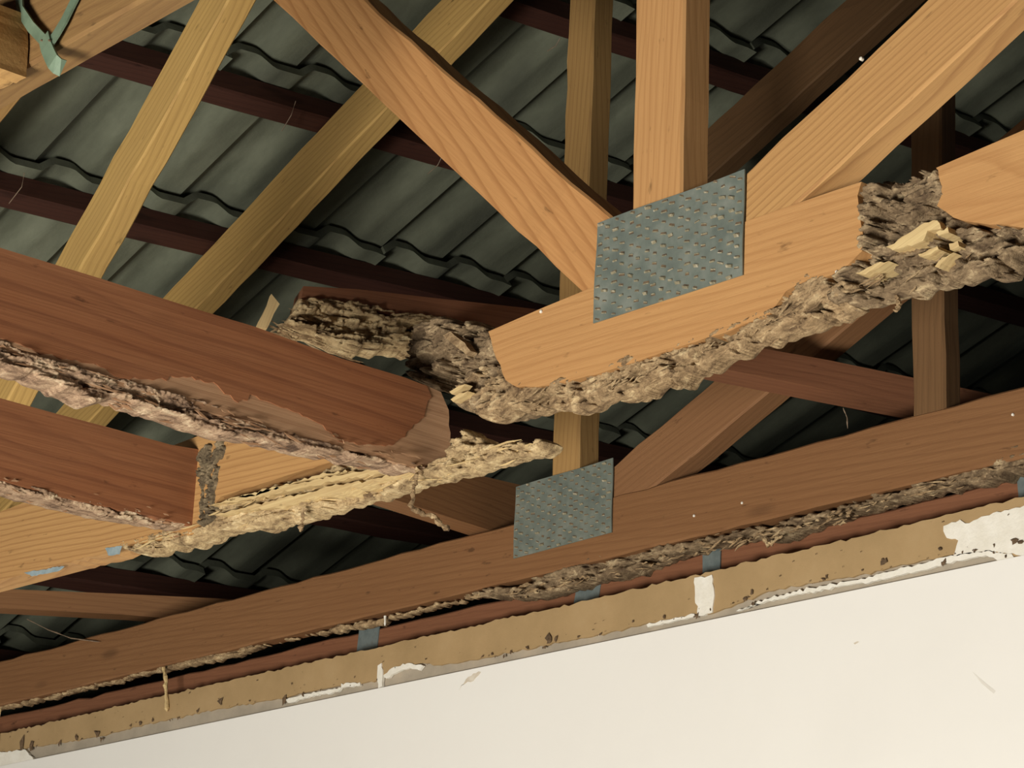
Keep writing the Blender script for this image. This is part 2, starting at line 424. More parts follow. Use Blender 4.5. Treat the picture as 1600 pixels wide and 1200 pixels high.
# ------------------------------------------------------------------ roof: battens and tiles
TH = math.radians(22.5)
SL = np.array([math.cos(TH), 0, math.sin(TH)])      # up the slope
NR = np.array([-math.sin(TH), 0, math.cos(TH)])     # out of the roof
RO = np.array([-3.959, 2.5, 3.395])                 # underside of the battens
SHEAR = .10
GAUGE = .397
roof = bpy.data.objects.new('roof', None); COL.objects.link(roof); roof.location = RO.tolist(); roof['kind'] = 'structure'
roof['label'] = 'sloping roof of grey tiles on dark red battens'
PR = math.atan2(1, SHEAR)
YMIN, YMAX = 1.15, 5.2
bd = unit(np.array([0, 1., 0]) + SL * SHEAR)        # batten direction
def batten_mesh():
    L = 4.4; w, h, c = .045, .05, .004; V = []; Fs = []; n = 30; rng = np.random.RandomState(3)
    prof = [(c, 0), (w - c, 0), (w, c), (w, h), (0, h), (0, c)]
    for i in range(n + 1):
        d = rng.randn() * .0015
        for (x, z) in prof: V.append((i / n * L, x + d, z + (rng.randn() * .001 if z < h else 0)))
    k = 6
    for i in range(n):
        for j in range(k):
            q = (j + 1) % k; Fs.append((i * k + j, i * k + q, (i + 1) * k + q, (i + 1) * k + j))
    Fs += [tuple(range(k))[::-1], tuple(n * k + j for j in range(k))]
    me = bpy.data.meshes.new('batten'); me.from_pydata(V, [], Fs); me.update()
    bm = bmesh.new(); bm.from_mesh(me); bmesh.ops.recalc_face_normals(bm, faces=bm.faces); bm.to_mesh(me); bm.free()
    me.materials.append(BATTEN)
    return me
BM = batten_mesh()
def tile_mesh():
    W, Lg, T = .318, .50, .018
    n = 30; m = 5; V = []; Fs = []
    def prof(t):
        z = 0.
        for c0 in (.16, .66):
            q = (t - c0) / .155
            if abs(q) < 1: z = max(z, .026 * min(1, 1.6 * (1 - abs(q)) ** .9))
        return z - .006 * max(0, (t - .93) / .07)
    for f in (0, 1):
        for i in range(m + 1):
            s_ = i / m
            for j in range(n + 1):
                t = j / n; y = t * W
                x = -Lg * (1 - s_) + SHEAR * y
                z = .038 * (1 - s_) + prof(t) + f * T
                if i == m: x -= .004 * f; z -= .003 * (1 - f)
                V.append((x, y, z))
    k = n + 1; o = (m + 1) * k
    for i in range(m):
        for j in range(n):
            a = i * k + j
            Fs.append((a, a + k, a + k + 1, a + 1)[::-1]); Fs.append((a + o, a + 1 + o, a + k + 1 + o, a + k + o)[::-1])
    for j in range(n):
        Fs.append((j, j + o, j + 1 + o, j + 1)); a = m * k + j; Fs.append((a, a + 1, a + 1 + o, a + o))
    for i in range(m):
        a = i * k; Fs.append((a, a + k, a + k + o, a + o)); a = i * k + n; Fs.append((a, a + o, a + k + o, a + k))
    me = bpy.data.meshes.new('tile'); me.from_pydata(V, [], Fs); me.update()
    bm = bmesh.new(); bm.from_mesh(me); bmesh.ops.recalc_face_normals(bm, faces=bm.faces); bm.to_mesh(me); bm.free()
    me.materials.append(TILE)
    me.polygons.foreach_set('use_smooth', [True] * len(me.polygons))
    me.shade_auto = None if False else None if not hasattr(me, 'shade_auto') else me.shade_auto
    return me
TM = None
try:
    TM = tile_mesh()
except AttributeError:
    TM = bpy.data.meshes['tile']
at = TM.attributes.get('sharp_edge') or TM.attributes.new('sharp_edge', 'BOOLEAN', 'EDGE')
bm = bmesh.new(); bm.from_mesh(TM)
for e in bm.edges:
    e.smooth = e.calc_face_angle(0) < .7
bm.to_mesh(TM); bm.free()

def roof_obj(name, me, s_, y, h, direction=None):
    o = bpy.data.objects.new(name, me); COL.objects.link(o)
    p = RO + SL * (s_ + SHEAR * (y - 2.5)) + NR * h; p[1] = y
    m = np.eye(4)
    if direction is None: m[:3, 0] = SL; m[:3, 1] = (0, 1, 0); m[:3, 2] = NR
    else: m[:3, 0] = direction; m[:3, 1] = np.cross(NR, direction); m[:3, 2] = NR
    m[:3, 3] = p
    o.parent = roof; o.matrix_parent_inverse = Matrix.Translation(-Vector(roof.location))
    o.matrix_basis = Matrix(m.tolist())
    return o
rng = np.random.RandomState(5)
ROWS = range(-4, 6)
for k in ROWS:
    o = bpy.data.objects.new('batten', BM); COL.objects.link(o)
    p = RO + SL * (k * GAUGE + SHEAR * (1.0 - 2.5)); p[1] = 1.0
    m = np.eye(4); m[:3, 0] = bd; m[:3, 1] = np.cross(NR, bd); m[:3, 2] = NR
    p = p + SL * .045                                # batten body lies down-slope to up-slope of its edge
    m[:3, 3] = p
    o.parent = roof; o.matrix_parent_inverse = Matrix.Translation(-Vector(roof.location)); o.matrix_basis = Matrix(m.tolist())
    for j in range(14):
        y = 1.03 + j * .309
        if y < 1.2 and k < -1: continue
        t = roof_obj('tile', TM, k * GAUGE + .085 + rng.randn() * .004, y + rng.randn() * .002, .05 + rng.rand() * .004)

# ------------------------------------------------------------------ room: wall, floor, boards over the next room
def box_obj(name, lo, hi, mat, kind='structure', parent=None):
    V = [(x, y, z) for x in (lo[0], hi[0]) for y in (lo[1], hi[1]) for z in (lo[2], hi[2])]
    Fs = [(0, 1, 3, 2), (4, 6, 7, 5), (0, 4, 5, 1), (2, 3, 7, 6), (0, 2, 6, 4), (1, 5, 7, 3)]
    me = bpy.data.meshes.new(name); me.from_pydata(V, [], Fs); me.update()
    o = link(name, me, mat, parent)
    if kind: o['kind'] = kind
    return o
floor = box_obj('floor', (-6.0, -3.0, -.1), (2.0, 2.7, 0), FLOORM)
wall = box_obj('wall_back', (-6.0, 2.497, 0), (2.0, 2.66, 2.4335), WALL)
core = box_obj('plaster_course', (-6.0, 2.505, 2.4335), (2.0, 2.66, 2.5035), GREY, None, wall)
wall_l = box_obj('wall_left', (-6.15, -3.0, 0), (-6.0, 5.2, 2.50), WALL)
boards = box_obj('ceiling', (-6.0, 2.66, 2.46), (2.0, 5.4, 2.475), BOARD)

WP = Plane((0, 2.5035, 0), (1, 0, 0))
# tan paint left from behind the lost cornice, ragged along its lower edge
top = [(-60, 1162), (0, 1148), (133, 1117), (267, 1085), (400, 1055), (533, 1025), (700, 988), (870, 950), (1066, 905), (1200, 873), (1350, 838), (1500, 801), (1660, 763)]
low = [(1660, 868), (1600, 872), (1540, 862), (1480, 868), (1420, 882), (1370, 893), (1290, 908), (1200, 925), (1160, 942), (1115, 958), (1060, 968), (1000, 978), (950, 990), (880, 1003), (830, 1015),
       (760, 1028), (690, 1040), (655, 1037), (620, 1046), (600, 1056), (585, 1066), (533, 1072), (480, 1082), (440, 1092), (400, 1098), (340, 1108), (280, 1122), (230, 1132), (180, 1145), (150, 1152), (100, 1160), (50, 1168), (0, 1176), (-60, 1190)]
band = slab('tan_paint_band', WP, top + low, .004, TANP, wall, rag=.0012, step=.01, seed=4, front=.003)
# white filler and flaked paint left on the band
WQ = Plane((0, 2.4985, 0), (1, 0, 0))
fill = [
    [(1085, 903), (1112, 898), (1116, 930), (1113, 957), (1090, 962), (1086, 935)],
    [(1474, 822), (1500, 812), (1508, 818), (1540, 806), (1600, 790), (1660, 775), (1660, 866), (1600, 868), (1545, 860), (1490, 868), (1497, 845), (1480, 840)],
    [(590, 1040), (596, 1036), (598, 1052), (597, 1072), (591, 1075), (589, 1058)],
    [(598, 1056), (615, 1042), (640, 1036), (661, 1040), (655, 1048), (640, 1043), (620, 1050), (604, 1060)],
    [(0, 1175), (40, 1172), (52, 1186), (48, 1192), (0, 1200), (-40, 1208), (-40, 1186)],
    [(1150, 955), (1195, 936), (1270, 918), (1340, 906), (1375, 896), (1430, 884), (1480, 869), (1540, 860), (1580, 866), (1595, 885), (1572, 882), (1540, 868), (1480, 880), (1445, 890), (1380, 905), (1335, 912), (1290, 921), (1240, 930), (1190, 942)],
    [(533, 1068), (562, 1066), (563, 1071), (533, 1075)],
    [(445, 1093), (480, 1084), (500, 1080), (533, 1074), (530, 1080), (490, 1087), (450, 1098)],
    [(1010, 976), (1060, 964), (1085, 959), (1084, 964), (1050, 971), (1012, 980)],
]
for i, f in enumerate(fill):
    slab('white_filler', WQ, f, .005, CHALK, wall, rag=.0010, step=.006, seed=20 + i)
# dark crumbs caught along the ragged paint edge
def crumbs(name, plane, spots, mat, parent, seed, out=.002):
    rng = np.random.RandomState(seed); V = []; Fs = []
    for (x, y, r) in spots:
        p = plane.at(x, y) + plane.n * out; k = plane_px(plane, x, y) * r
        o = len(V); n = 7
        sx, sz = .6 + rng.rand() * .9, .6 + rng.rand() * .9
        for i in range(n):
            a = 2 * math.pi * i / n; q = k * (.25 + rng.rand() ** 2 * .9)
            V.append(p + plane.e1 * math.cos(a) * q * sx + plane.e2 * math.sin(a) * q * sz)
        V.append(p + plane.n * k * .35)
        for i in range(n): Fs.append((o + i, o + (i + 1) % n, o + n))
    me = bpy.data.meshes.new(name); me.from_pydata([tuple(map(float, v)) for v in V], [], Fs); me.update()
    return link(name, me, mat, parent, None, kind='stuff')
sp = [(860, 1002, 12), (852, 1012, 9), (870, 998, 9), (1382, 880, 9), (1470, 858, 8), (1380, 875, 6), (1165, 937, 7), (1288, 905, 6), (1525, 860, 8), (1585, 845, 9), (1596, 848, 6), (1178, 945, 6), (445, 1092, 9), (475, 1086, 8),
      (155, 1145, 10), (160, 1155, 7), (120, 1152, 6), (35, 1160, 10), (50, 1166, 9), (280, 1122, 6), (345, 1098, 7), (310, 1112, 6), (770, 1022, 6), (755, 1026, 5), (800, 1018, 6), (825, 1012, 7), (905, 995, 5), (940, 990, 5), (1090, 962, 6),
      (95, 1160, 6), (240, 1125, 5), (220, 1130, 5), (205, 1134, 5), (1475, 880, 7), (990, 972, 4), (1555, 852, 6)]
rs = np.random.RandomState(9)
for i in range(70):
    x = rs.rand() * 1600; y = np.interp(x, [p[0] for p in low[::-1]], [p[1] for p in low[::-1]])
    sp.append((x, y - abs(rs.randn()) * 6 + 2, 1.2 + rs.rand() ** 3 * 4))
for i in range(45):
    x = rs.rand() * 1600; a = np.interp(x, [p[0] for p in top], [p[1] for p in top]); b_ = np.interp(x, [p[0] for p in low[::-1]], [p[1] for p in low[::-1]])
    sp.append((x, a + (b_ - a) * rs.rand(), 1. + rs.rand() ** 2 * 2))
crumbs('paint_edge_dirt', Plane((0, 2.4995, 0), (1, 0, 0)), sp, SPECK, wall, 3)
WS = Plane((0, 2.4972, 0), (1, 0, 0))
SMEAR = simple('ochre_smear', [(.3, (.52, .42, .30)), (.7, (.72, .66, .56))], 60, .9)
slab('ochre_smear', WS, [(752, 1050), (740, 1064), (722, 1070), (718, 1078), (728, 1062), (740, 1052)], .001, SMEAR, wall, front=.0005, rag=.001, seed=77)
slab('scuff_mark', WS, [(1340, 1002), (1343, 1003), (1336, 1007), (1334, 1005)], .001, SMEAR, wall, front=.0005)
slab('scuff_mark', WS, [(1520, 1050), (1535, 1063), (1556, 1080), (1553, 1084), (1534, 1068)], .001, simple('faint_scuff', [(.3, (.70, .67, .61)), (.7, (.76, .73, .67))], 40), wall, front=.0005)

# wall plate lying on the wall behind the face of the truss, with hoop-iron straps
plate_o = thing('wall_plate', (-3, 2.57, 2.5035), 'long red-brown wall plate lying along the top of the white wall', 'beam')
WB = Plane((0, 2.548, 0), (1, 0, 0))
timber('plate_timber', WB, (-5.95, 2.530), (1.0, 2.530), .052, .09, REDBACK, plate_o, seed=5, wav=.0015)
straps = [([(562, 972), (594, 965), (588, 1022), (556, 1030)], 'blue-grey hoop-iron strap on wall plate, leftmost of the four'),
          ([(903, 902), (942, 893), (934, 945), (894, 955)], 'blue-grey hoop-iron strap below the back nail plate'),
          ([(1098, 850), (1127, 845), (1124, 908), (1098, 914)], 'blue-grey hoop-iron strap above the white filler patch'),
          ([(1588, 740), (1640, 728), (1640, 772), (1592, 782)], 'blue-grey hoop-iron strap on wall plate at right picture edge')]
for px, lb in straps:
    o = slab('hoop_iron_strap', Plane((0, 2.546, 0), (1, 0, 0)), px, .0018, STRAP, rag=.0006, step=.02, seed=len(lb))
    tag(o, lb, 'metal strap', 'hoop-iron straps on the wall plate')

# ------------------------------------------------------------------ nail plates
def nail_plate(parent, plane, px, cols, rows):
    c = [plane.at(*p) for p in px]                    # tl, tr, br, bl
    W = np.mean([np.linalg.norm(c[1] - c[0]), np.linalg.norm(c[2] - c[3])]); H = np.mean([np.linalg.norm(c[3] - c[0]), np.linalg.norm(c[2] - c[1])])
    m = frame(plane, np.mean(c, 0), math.atan2(*( ((c[1] - c[0]) @ plane.e2), ((c[1] - c[0]) @ plane.e1) )))
    n = 24; V = []; Fs = []
    rng = np.random.RandomState(2)
    # thin, slightly buckled sheet
    for f in (0, 1):
        for i in range(n + 1):
            for j in range(n // 2 + 1):
                u, v = i / n, j / (n // 2)
                bz = .0012 * math.sin(u * 7 + v * 3) * math.sin(v * 5) + .0026
                V.append(((u - .5) * W, (v - .5) * H, bz if f == 0 else bz - .0016))
    k = n // 2 + 1; o = (n + 1) * k
    for i in range(n):
        for j in range(n // 2):
            a = i * k + j; Fs.append((a, a + k, a + k + 1, a + 1)); Fs.append((a + o, a + 1 + o, a + k + 1 + o, a + k + o))
    for i in range(n):
        a = i * k; Fs.append((a, a + o, a + k + o, a + k)); a = i * k + k - 1; Fs.append((a, a + k, a + k + o, a + o))
    for j in range(n // 2):
        Fs.append((j, j + 1, j + 1 + o, j + o)); a = n * k + j; Fs.append((a, a + o, a + 1 + o, a + 1))
    me = bpy.data.meshes.new('nail_plate'); me.from_pydata(V, [], Fs); me.update()
    pl = link('nail_plate', me, GALV, parent, m, smooth=False)
    pl['label'] = 'galvanised nail plate with rows of punched teeth'
    SV, SF, LV, LF = [], [], [], []
    for i in range(cols):
        for j in range(rows):
            x = ((i + .5) / cols - .5) * W + (.22 if j % 2 else -.22) * W / cols + rng.randn() * .0006
            y = ((j + .5) / rows - .5) * H + rng.randn() * .0006
            if abs(x) > W / 2 - .005: continue
            w, h = .0046 * (.7 + rng.rand() * .5), .0011 * (.7 + rng.rand() * .7)
            z = .0012 * math.sin((x / W + .5) * 7 + (y / H + .5) * 3) * math.sin((y / H + .5) * 5) + .0029
            a = -.12 + rng.randn() * .12
            ca, sa = math.cos(a), math.sin(a)
            def P(px_, py_, pz): return (x + px_ * ca - py_ * sa, y + px_ * sa + py_ * ca, pz)
            o = len(SV); SV += [P(-w, -h, z), P(w, -h, z), P(w * .8, h, z), P(-w * .8, h, z), P(-w, -h, z - .002), P(w, -h, z - .002), P(w * .8, h, z - .002), P(-w * .8, h, z - .002)]
            SF += [(o, o + 1, o + 2, o + 3), (o + 4, o + 7, o + 6, o + 5)] + [(o + q, o + q + 4, o + (q + 1) % 4 + 4, o + (q + 1) % 4) for q in range(4)]
            # curled lip on one long side of the slot
            o = len(LV); r = .0006 + rng.rand() ** 3 * .0016; yy = -h if rng.rand() < .8 else h
            LV += [P(-w, yy - r, z), P(w * .9, yy - r, z), P(w * .8, yy + r * .4, z + r * 1.4), P(-w * .8, yy + r * .4, z + r * 1.6), P(w * .9, yy + r, z), P(-w, yy + r, z)]
            LF += [(o, o + 1, o + 2, o + 3), (o + 3, o + 2, o + 4, o + 5), (o, o + 3, o + 5), (o + 1, o + 4, o + 2)]
    me = bpy.data.meshes.new('punched_slots'); me.from_pydata(SV, [], SF); me.update(); link('punched_slots', me, SLOT, pl, m, kind='stuff')
    me = bpy.data.meshes.new('punched_lips'); me.from_pydata(LV, [], LF); me.update(); link('punched_lips', me, LIPM, pl, m, kind='stuff')
    for q in pl.children: q.matrix_parent_inverse = Matrix.Identity(4); q.matrix_basis = Matrix.Identity(4)
    return pl

def xz(plane, x, y):
    p = plane.at(x, y); return (float(p @ plane.e1), float(p[2]))
def off_axis(a, b, d):
    """shift an axis sideways (to its left) by d"""
    v = np.array([b[0] - a[0], b[1] - a[1]]); v = v / np.linalg.norm(v); n = np.array([-v[1], v[0]]) * d
    return (a[0] + n[0], a[1] + n[1]), (b[0] + n[0], b[1] + n[1])
def extend(a, b, da, db):
    v = np.array([b[0] - a[0], b[1] - a[1]]); v = v / np.linalg.norm(v)
    return (a[0] - v[0] * da, a[1] - v[1] * da), (b[0] + v[0] * db, b[1] + v[1] * db)

# ------------------------------------------------------------------ near truss (right of the break)
TK = .045
t1 = thing('roof_truss', (-1.9, Y1, 2.55), 'near orange pine roof truss with large nail plate and termite-eaten bottom chord', 'roof truss')
GA = 0.0
slab('bottom_chord', T1, [(763, 518), (850, 480), (930, 447), (1050, 396), (1170, 344), (1300, 299), (1346, 284), (1340, 305), (1344, 342), (1349, 370), (1347, 392), (1325, 414), (1300, 430), (1262, 438), (1228, 455), (1212, 478), (1200, 494),
      (1130, 520), (1060, 543), (1000, 563), (930, 586), (860, 602), (808, 605), (790, 594), (776, 560)], TK, PINE, t1, clean=range(0, 6), rag=.0008, step=.012, seed=2)
slab('bottom_chord', T1, [(1463, 262), (1600, 203), (1760, 140), (1760, 325), (1660, 352), (1600, 356), (1530, 348), (1490, 340), (1464, 322), (1472, 303), (1468, 280)], TK, PINE, t1, clean=range(0, 3), rag=.0008, step=.012, seed=3)
# mud filling where the chord has gone, top to bottom
crust('mud_nest', T1, [(1338, 296), (1348, 284), (1373, 272), (1384, 278), (1410, 268), (1440, 262), (1466, 262), (1476, 290), (1474, 322), (1494, 338), (1535, 344), (1570, 350), (1640, 345), (1680, 350), (1660, 385),
      (1600, 384), (1584, 394), (1574, 414), (1568, 428), (1543, 433), (1528, 424), (1492, 437), (1434, 447), (1424, 458), (1400, 455), (1372, 466), (1310, 478), (1290, 470), (1292, 436), (1318, 412), (1340, 390), (1338, 340)], .034, MUD, t1,
      base=.003, amp=.017, seed=12, fs=48, stretch=1.8, ang=.06, edge=.016, rag=.002,
      holes=[(1374, 373, 18, 8, .045), (1402, 366, 22, 8, .045), (1430, 357, 16, 7, .045), (1362, 362, 6, 8, .03), (1406, 310, 5, 14, .01), (1440, 335, 14, 8, .018), (1370, 330, 5, 12, .022), (1388, 340, 18, 10, .016), (1348, 446, 18, 4, .045), (1396, 428, 20, 9, .018), (1480, 395, 16, 7, .02), (1475, 372, 12, 7, .018), (1535, 400, 12, 6, .018), (1590, 378, 16, 5, .05), (1375, 280, 7, 6, .02)])
for px in ([(1398, 392), (1430, 372), (1458, 354), (1478, 350), (1484, 362), (1462, 366), (1456, 382), (1425, 392), (1408, 396)], [(1448, 402), (1478, 390), (1480, 396), (1462, 404), (1450, 406)], [(1476, 368), (1494, 360), (1496, 368), (1480, 374)],
           [(1496, 386), (1510, 382), (1512, 390), (1498, 396)], [(1350, 432), (1382, 417), (1402, 413), (1386, 424), (1366, 434)], [(1474, 422), (1486, 408), (1504, 400), (1490, 412), (1480, 424)]):
    slab('bare_wood_shard', T1, px, .03, PALE, t1, ang=.3, front=.0135, rag=.0010, step=.005, seed=int(px[0][0]))
# crust under the chord
crust('eaten_underside', T1, [(760, 560), (785, 585), (806, 592), (860, 588), (930, 572), (1000, 550), (1060, 530), (1130, 505), (1196, 480), (1206, 462), (1226, 442), (1262, 426), (1310, 424), (1330, 440), (1328, 478), (1266, 500), (1216, 517), (1193, 525), (1156, 533), (1140, 552),
      (1099, 567), (1072, 580), (1056, 590), (1052, 603), (1045, 590), (1013, 593), (993, 615), (960, 620), (933, 617), (902, 636), (876, 640), (858, 630), (820, 643), (793, 638), (772, 646), (756, 655), (738, 648), (726, 640), (712, 625), (704, 606), (720, 580)], .042, EATEN, t1,
      base=.001, amp=.014, seed=31, fs=52, stretch=2.2, ang=.26, edge=.015, rag=.0025, holes=[(761, 621, 8, 5, .045), (738, 638, 6, 6, .05), (895, 620, 9, 6, .02), (1116, 531, 7, 6, .045), (1136, 524, 10, 6, .045), (1088, 552, 6, 5, .02), (1272, 480, 9, 5, .045), (905, 607, 14, 4, .012), (840, 612, 10, 4, .02), (1290, 476, 12, 4, .02), (1015, 575, 10, 5, .015), (960, 597, 12, 4, .015)])
splinters('splinters', T1, [(760, 632), (860, 620), (960, 603), (1060, 565), (1160, 520), (1300, 465), (1420, 430), (1540, 400)], 110, EATEN, t1, .26, .006, .028, .0020, 5, spread=.007, out=.006, jitter=.16, back=.02)
# post
a, b = xz(T1, 1023, 360), xz(T1, 1030, -260)
timber('post', T1, (a[0], 2.60), (a[0] - .004, 3.62), .086, TK, PINE, t1, front=-.001, seed=3)
# left diagonal web
u0, u1 = xz(T1, 570, 0), xz(T1, 956, 340)
a, b = off_axis(u0, u1, -.047); a, b = extend(a, b, .42, .05)
timber('diagonal_web', T1, a, b, .094, TK, PINE_KNOT, t1, front=-.0015, seed=6)
u0, u1 = xz(T1, 1170, 262), xz(T1, 1445, 0)
a, b = off_axis(u0, u1, -.044); a, b = extend(a, b, .10, .9)
timber('diagonal_web', T1, a, b, .088, TK, PINE_STRIPE, t1, front=-.0015, seed=8)
# steep web at the left
u0, u1 = xz(T1, 88, 400), xz(T1, 307, 0)
a, b = off_axis(u0, u1, -.040); a, b = extend(a, b, .62, .22)
timber('diagonal_web', T1, a, b, .080, TK, PINE_GREEN, t1, front=-.004, seed=9)
# top chord (above the picture)
def rafter_line(x): return 3.395 - .0 + math.tan(TH) * (x + 3.959)
def top_chord(plane, parent, mat, x0, x1, d=.095, seed=0):
    a, b = off_axis((x0, rafter_line(x0)), (x1, rafter_line(x1)), -d / 2 - .002)
    timber('top_chord', plane, a, b, d, TK, mat, parent, seed=seed)
top_chord(T1, t1, PINE_OLD, -5.9, -1.7, seed=2)
nail_plate(t1, T1, [(935, 350), (1167, 265), (1162, 428), (930, 508)], 9, 19)
def nail(plane, x, y, parent, r=.0022):
    c = plane.at(x, y)
    link('nail', tube_mesh('nail', [c - plane.n * .002, c + plane.n * .0015, c + plane.n * .0025], [r, r, r * .4], 8), CHALK, parent)
nail(T1, 846, 487, t1); nail(T1, 1346, 92, t1); nail(T1, 1308, 425, t1, .0018)

# ------------------------------------------------------------------ broken left length of the near chord, sagging
st = thing('broken_chord', (-2.9, Y1, 2.49), 'sagging broken left length of bottom chord ending in a pale pointed splinter', 'broken beam')
AS = -.045
slab('chord_timber', T1, [(-160, 862), (0, 800), (160, 737), (345, 668), (440, 640), (520, 660), (560, 690), (530, 719), (467, 737), (417, 753), (345, 776), (325, 800), (300, 835), (240, 845), (190, 853), (167, 864), (100, 880), (0, 907), (-160, 950)], TK, PINE_STRIPE, st, ang=AS, clean=list(range(0, 3)) + [16, 17, 18], rag=.0006, step=.014, seed=5)
crust('eaten_edge', T1, [(330, 786), (417, 758), (467, 742), (530, 722), (600, 716), (660, 722), (664, 742), (583, 770), (533, 782), (467, 804), (430, 812), (417, 815), (394, 826), (383, 818), (345, 826), (318, 832), (300, 845), (268, 850), (234, 854), (218, 864), (200, 862), (183, 852), (192, 842), (240, 830), (300, 815)], .046, EATEN_PALE, st,
      base=0, amp=.013, seed=44, fs=60, stretch=5, ang=.02, edge=.012, rag=.002, holes=[(535, 735, 12, 5, .025), (480, 748, 7, 4, .025), (455, 768, 9, 4, .025), (400, 772, 16, 3, .02), (355, 798, 10, 3, .02), (225, 845, 8, 4, .02), (205, 850, 6, 3, .02), (250, 842, 7, 4, .02)])
for px in ([(338, 792), (420, 770), (520, 747), (600, 733), (640, 737), (560, 750), (470, 768), (390, 784)], [(345, 806), (440, 784), (540, 760), (650, 741), (640, 746), (540, 770), (440, 795)], [(360, 784), (440, 763), (520, 742), (560, 738), (470, 757), (400, 778)]):
    slab('pale_fibre_strip', T1, px, .04, PALE, st, ang=0, front=.010, rag=.0012, step=.008, seed=int(px[0][1]))
crust('broken_tip', T1, [(640, 742), (655, 728), (690, 712), (702, 690), (708, 680), (722, 668), (732, 682), (746, 680), (750, 690), (775, 692), (800, 691), (832, 684), (846, 687), (840, 698), (833, 704), (790, 714), (746, 724), (706, 738), (670, 745)], .04, EATEN_PALE, st,
      base=.001, amp=.012, seed=52, fs=60, stretch=2.0, ang=0, edge=.010, rag=.0016, holes=[(715, 712, 6, 4, .015), (790, 702, 5, 3, .01), (760, 706, 6, 3, .012)])
splinters('splinters', T1, [(220, 850), (330, 805), (450, 780), (560, 755), (660, 736), (740, 715), (830, 692)], 130, PALE, st, 0.0, .008, .06, .0022, 15, spread=.006, out=.008, jitter=.09, back=.03)
for px in ([(38, 895), (100, 885), (92, 892), (50, 900)], [(165, 857), (190, 853), (186, 866), (170, 868)]):
    slab('blue_paint_smear', T1, px, .002, BLUEP, st, front=.001, rag=.0006, seed=int(px[0][0]))

# ------------------------------------------------------------------ red-stained trimmers butting into the near chord
def xplane(px_right):
    p = T1.at(*px_right)
    return Plane((p[0], 0, 0), (0, 1, 0))
PA = Plane((T1.at(664, 735)[0], 0, 0), (0, 1, 0))
r1 = thing('ceiling_trimmer', PA.at(350, 665), 'upper of two red-stained trimmers, gnawed pale along its whole lower edge', 'beam')
AR = 0.0
slab('timber', PA, [(-260, 305), (0, 387), (150, 433), (247, 464), (320, 487), (400, 511), (507, 550), (533, 560), (633, 590), (667, 603), (674, 620), (665, 644), (646, 663), (632, 682), (614, 696), (560, 695), (530, 689), (505, 664), (480, 652), (430, 632), (400, 618), (372, 630), (340, 602), (300, 588), (233, 592), (187, 590), (150, 568), (90, 560), (40, 540), (0, 527), (-260, 446)],
     .05, RED, r1, clean=range(0, 9), rag=.0014, step=.006, seed=8)
slab('bare_wood', PA, [(-260, 430), (0, 515), (90, 548), (187, 578), (300, 575), (372, 610), (440, 620), (505, 650), (560, 680), (625, 680), (650, 640), (664, 600), (690, 612), (702, 640), (706, 700), (692, 724), (660, 732), (600, 716), (500, 692), (400, 666), (300, 634), (187, 600), (90, 575), (0, 545), (-260, 465)], .047, FLESH, r1, front=-.0016, rag=.0008, step=.01, seed=9)
crust('gnawed_edge', PA, [(-200, 470), (-200, 480), (-100, 500), (0, 528), (60, 548), (133, 572), (187, 588), (260, 606), (330, 630), (400, 655), (480, 680), (560, 704), (630, 718), (668, 728), (664, 738), (600, 722), (500, 704), (400, 682), (352, 675), (300, 658), (233, 634), (187, 618), (152, 628), (133, 618), (67, 591), (0, 568), (-100, 540), (-200, 510)],
      .05, EATEN_PINK, r1, base=.002, amp=.007, seed=61, fs=85, stretch=9, ang=.0, edge=.009, rag=.0014, g=.0013,
      holes=[(65, 553, 34, 4, .03), (140, 598, 7, 4, .02), (180, 606, 13, 5, .012), (222, 618, 17, 6, .012), (270, 634, 17, 6, .012), (335, 640, 24, 4, .03), (380, 650, 12, 3, .03), (295, 600, 5, 3, .01), (490, 682, 14, 4, .03), (560, 704, 12, 4, .02), (440, 672, 14, 3, .02)])
splinters('splinters', PA, [(0, 545), (130, 590), (260, 625), (400, 665), (520, 695), (640, 726)], 170, FLESH, r1, 0, .010, .05, .0026, 25, spread=.008, out=.008, jitter=.12, back=.045)

PB = Plane((T1.at(300, 823)[0], 0, 0), (0, 1, 0))
r2 = thing('ceiling_trimmer', PB.at(150, 790), 'lower red-brown trimmer butting into the broken pine chord', 'beam')
slab('timber', PB, [(-260, 560), (0, 622), (83, 645), (167, 667), (267, 695), (322, 704), (316, 735), (316, 800), (312, 824), (213, 801), (133, 785), (50, 765), (0, 749), (-260, 685)], .046, RED, r2, clean=range(0, 8), rag=.0007, step=.012, seed=12)
crust('gnawed_edge', PB, [(-200, 692), (-100, 716), (0, 742), (50, 758), (133, 779), (213, 794), (305, 814), (312, 826), (260, 818), (187, 806), (133, 795), (90, 784), (50, 776), (0, 760), (-100, 734), (-200, 710)], .048, EATEN_PINK, r2, base=-.001, amp=.009, seed=71, fs=80, stretch=5, edge=.008, rag=.0012, g=.0013)
crust('gnawed_end', T1, [(308, 716), (320, 700), (340, 690), (352, 676), (358, 682), (354, 702), (348, 722), (342, 752), (338, 782), (334, 806), (320, 826), (312, 822), (314, 790), (312, 740)], .03, MUD_DARK, r2, base=.007, amp=.010, seed=75, fs=45, stretch=.8, edge=.016, rag=.0024, g=.0013)
splinters('splinters', PB, [(0, 752), (100, 778), (213, 800), (300, 820)], 60, FLESH, r2, 0, .008, .03, .0022, 27, spread=.005, out=.006, jitter=.2, back=.04)

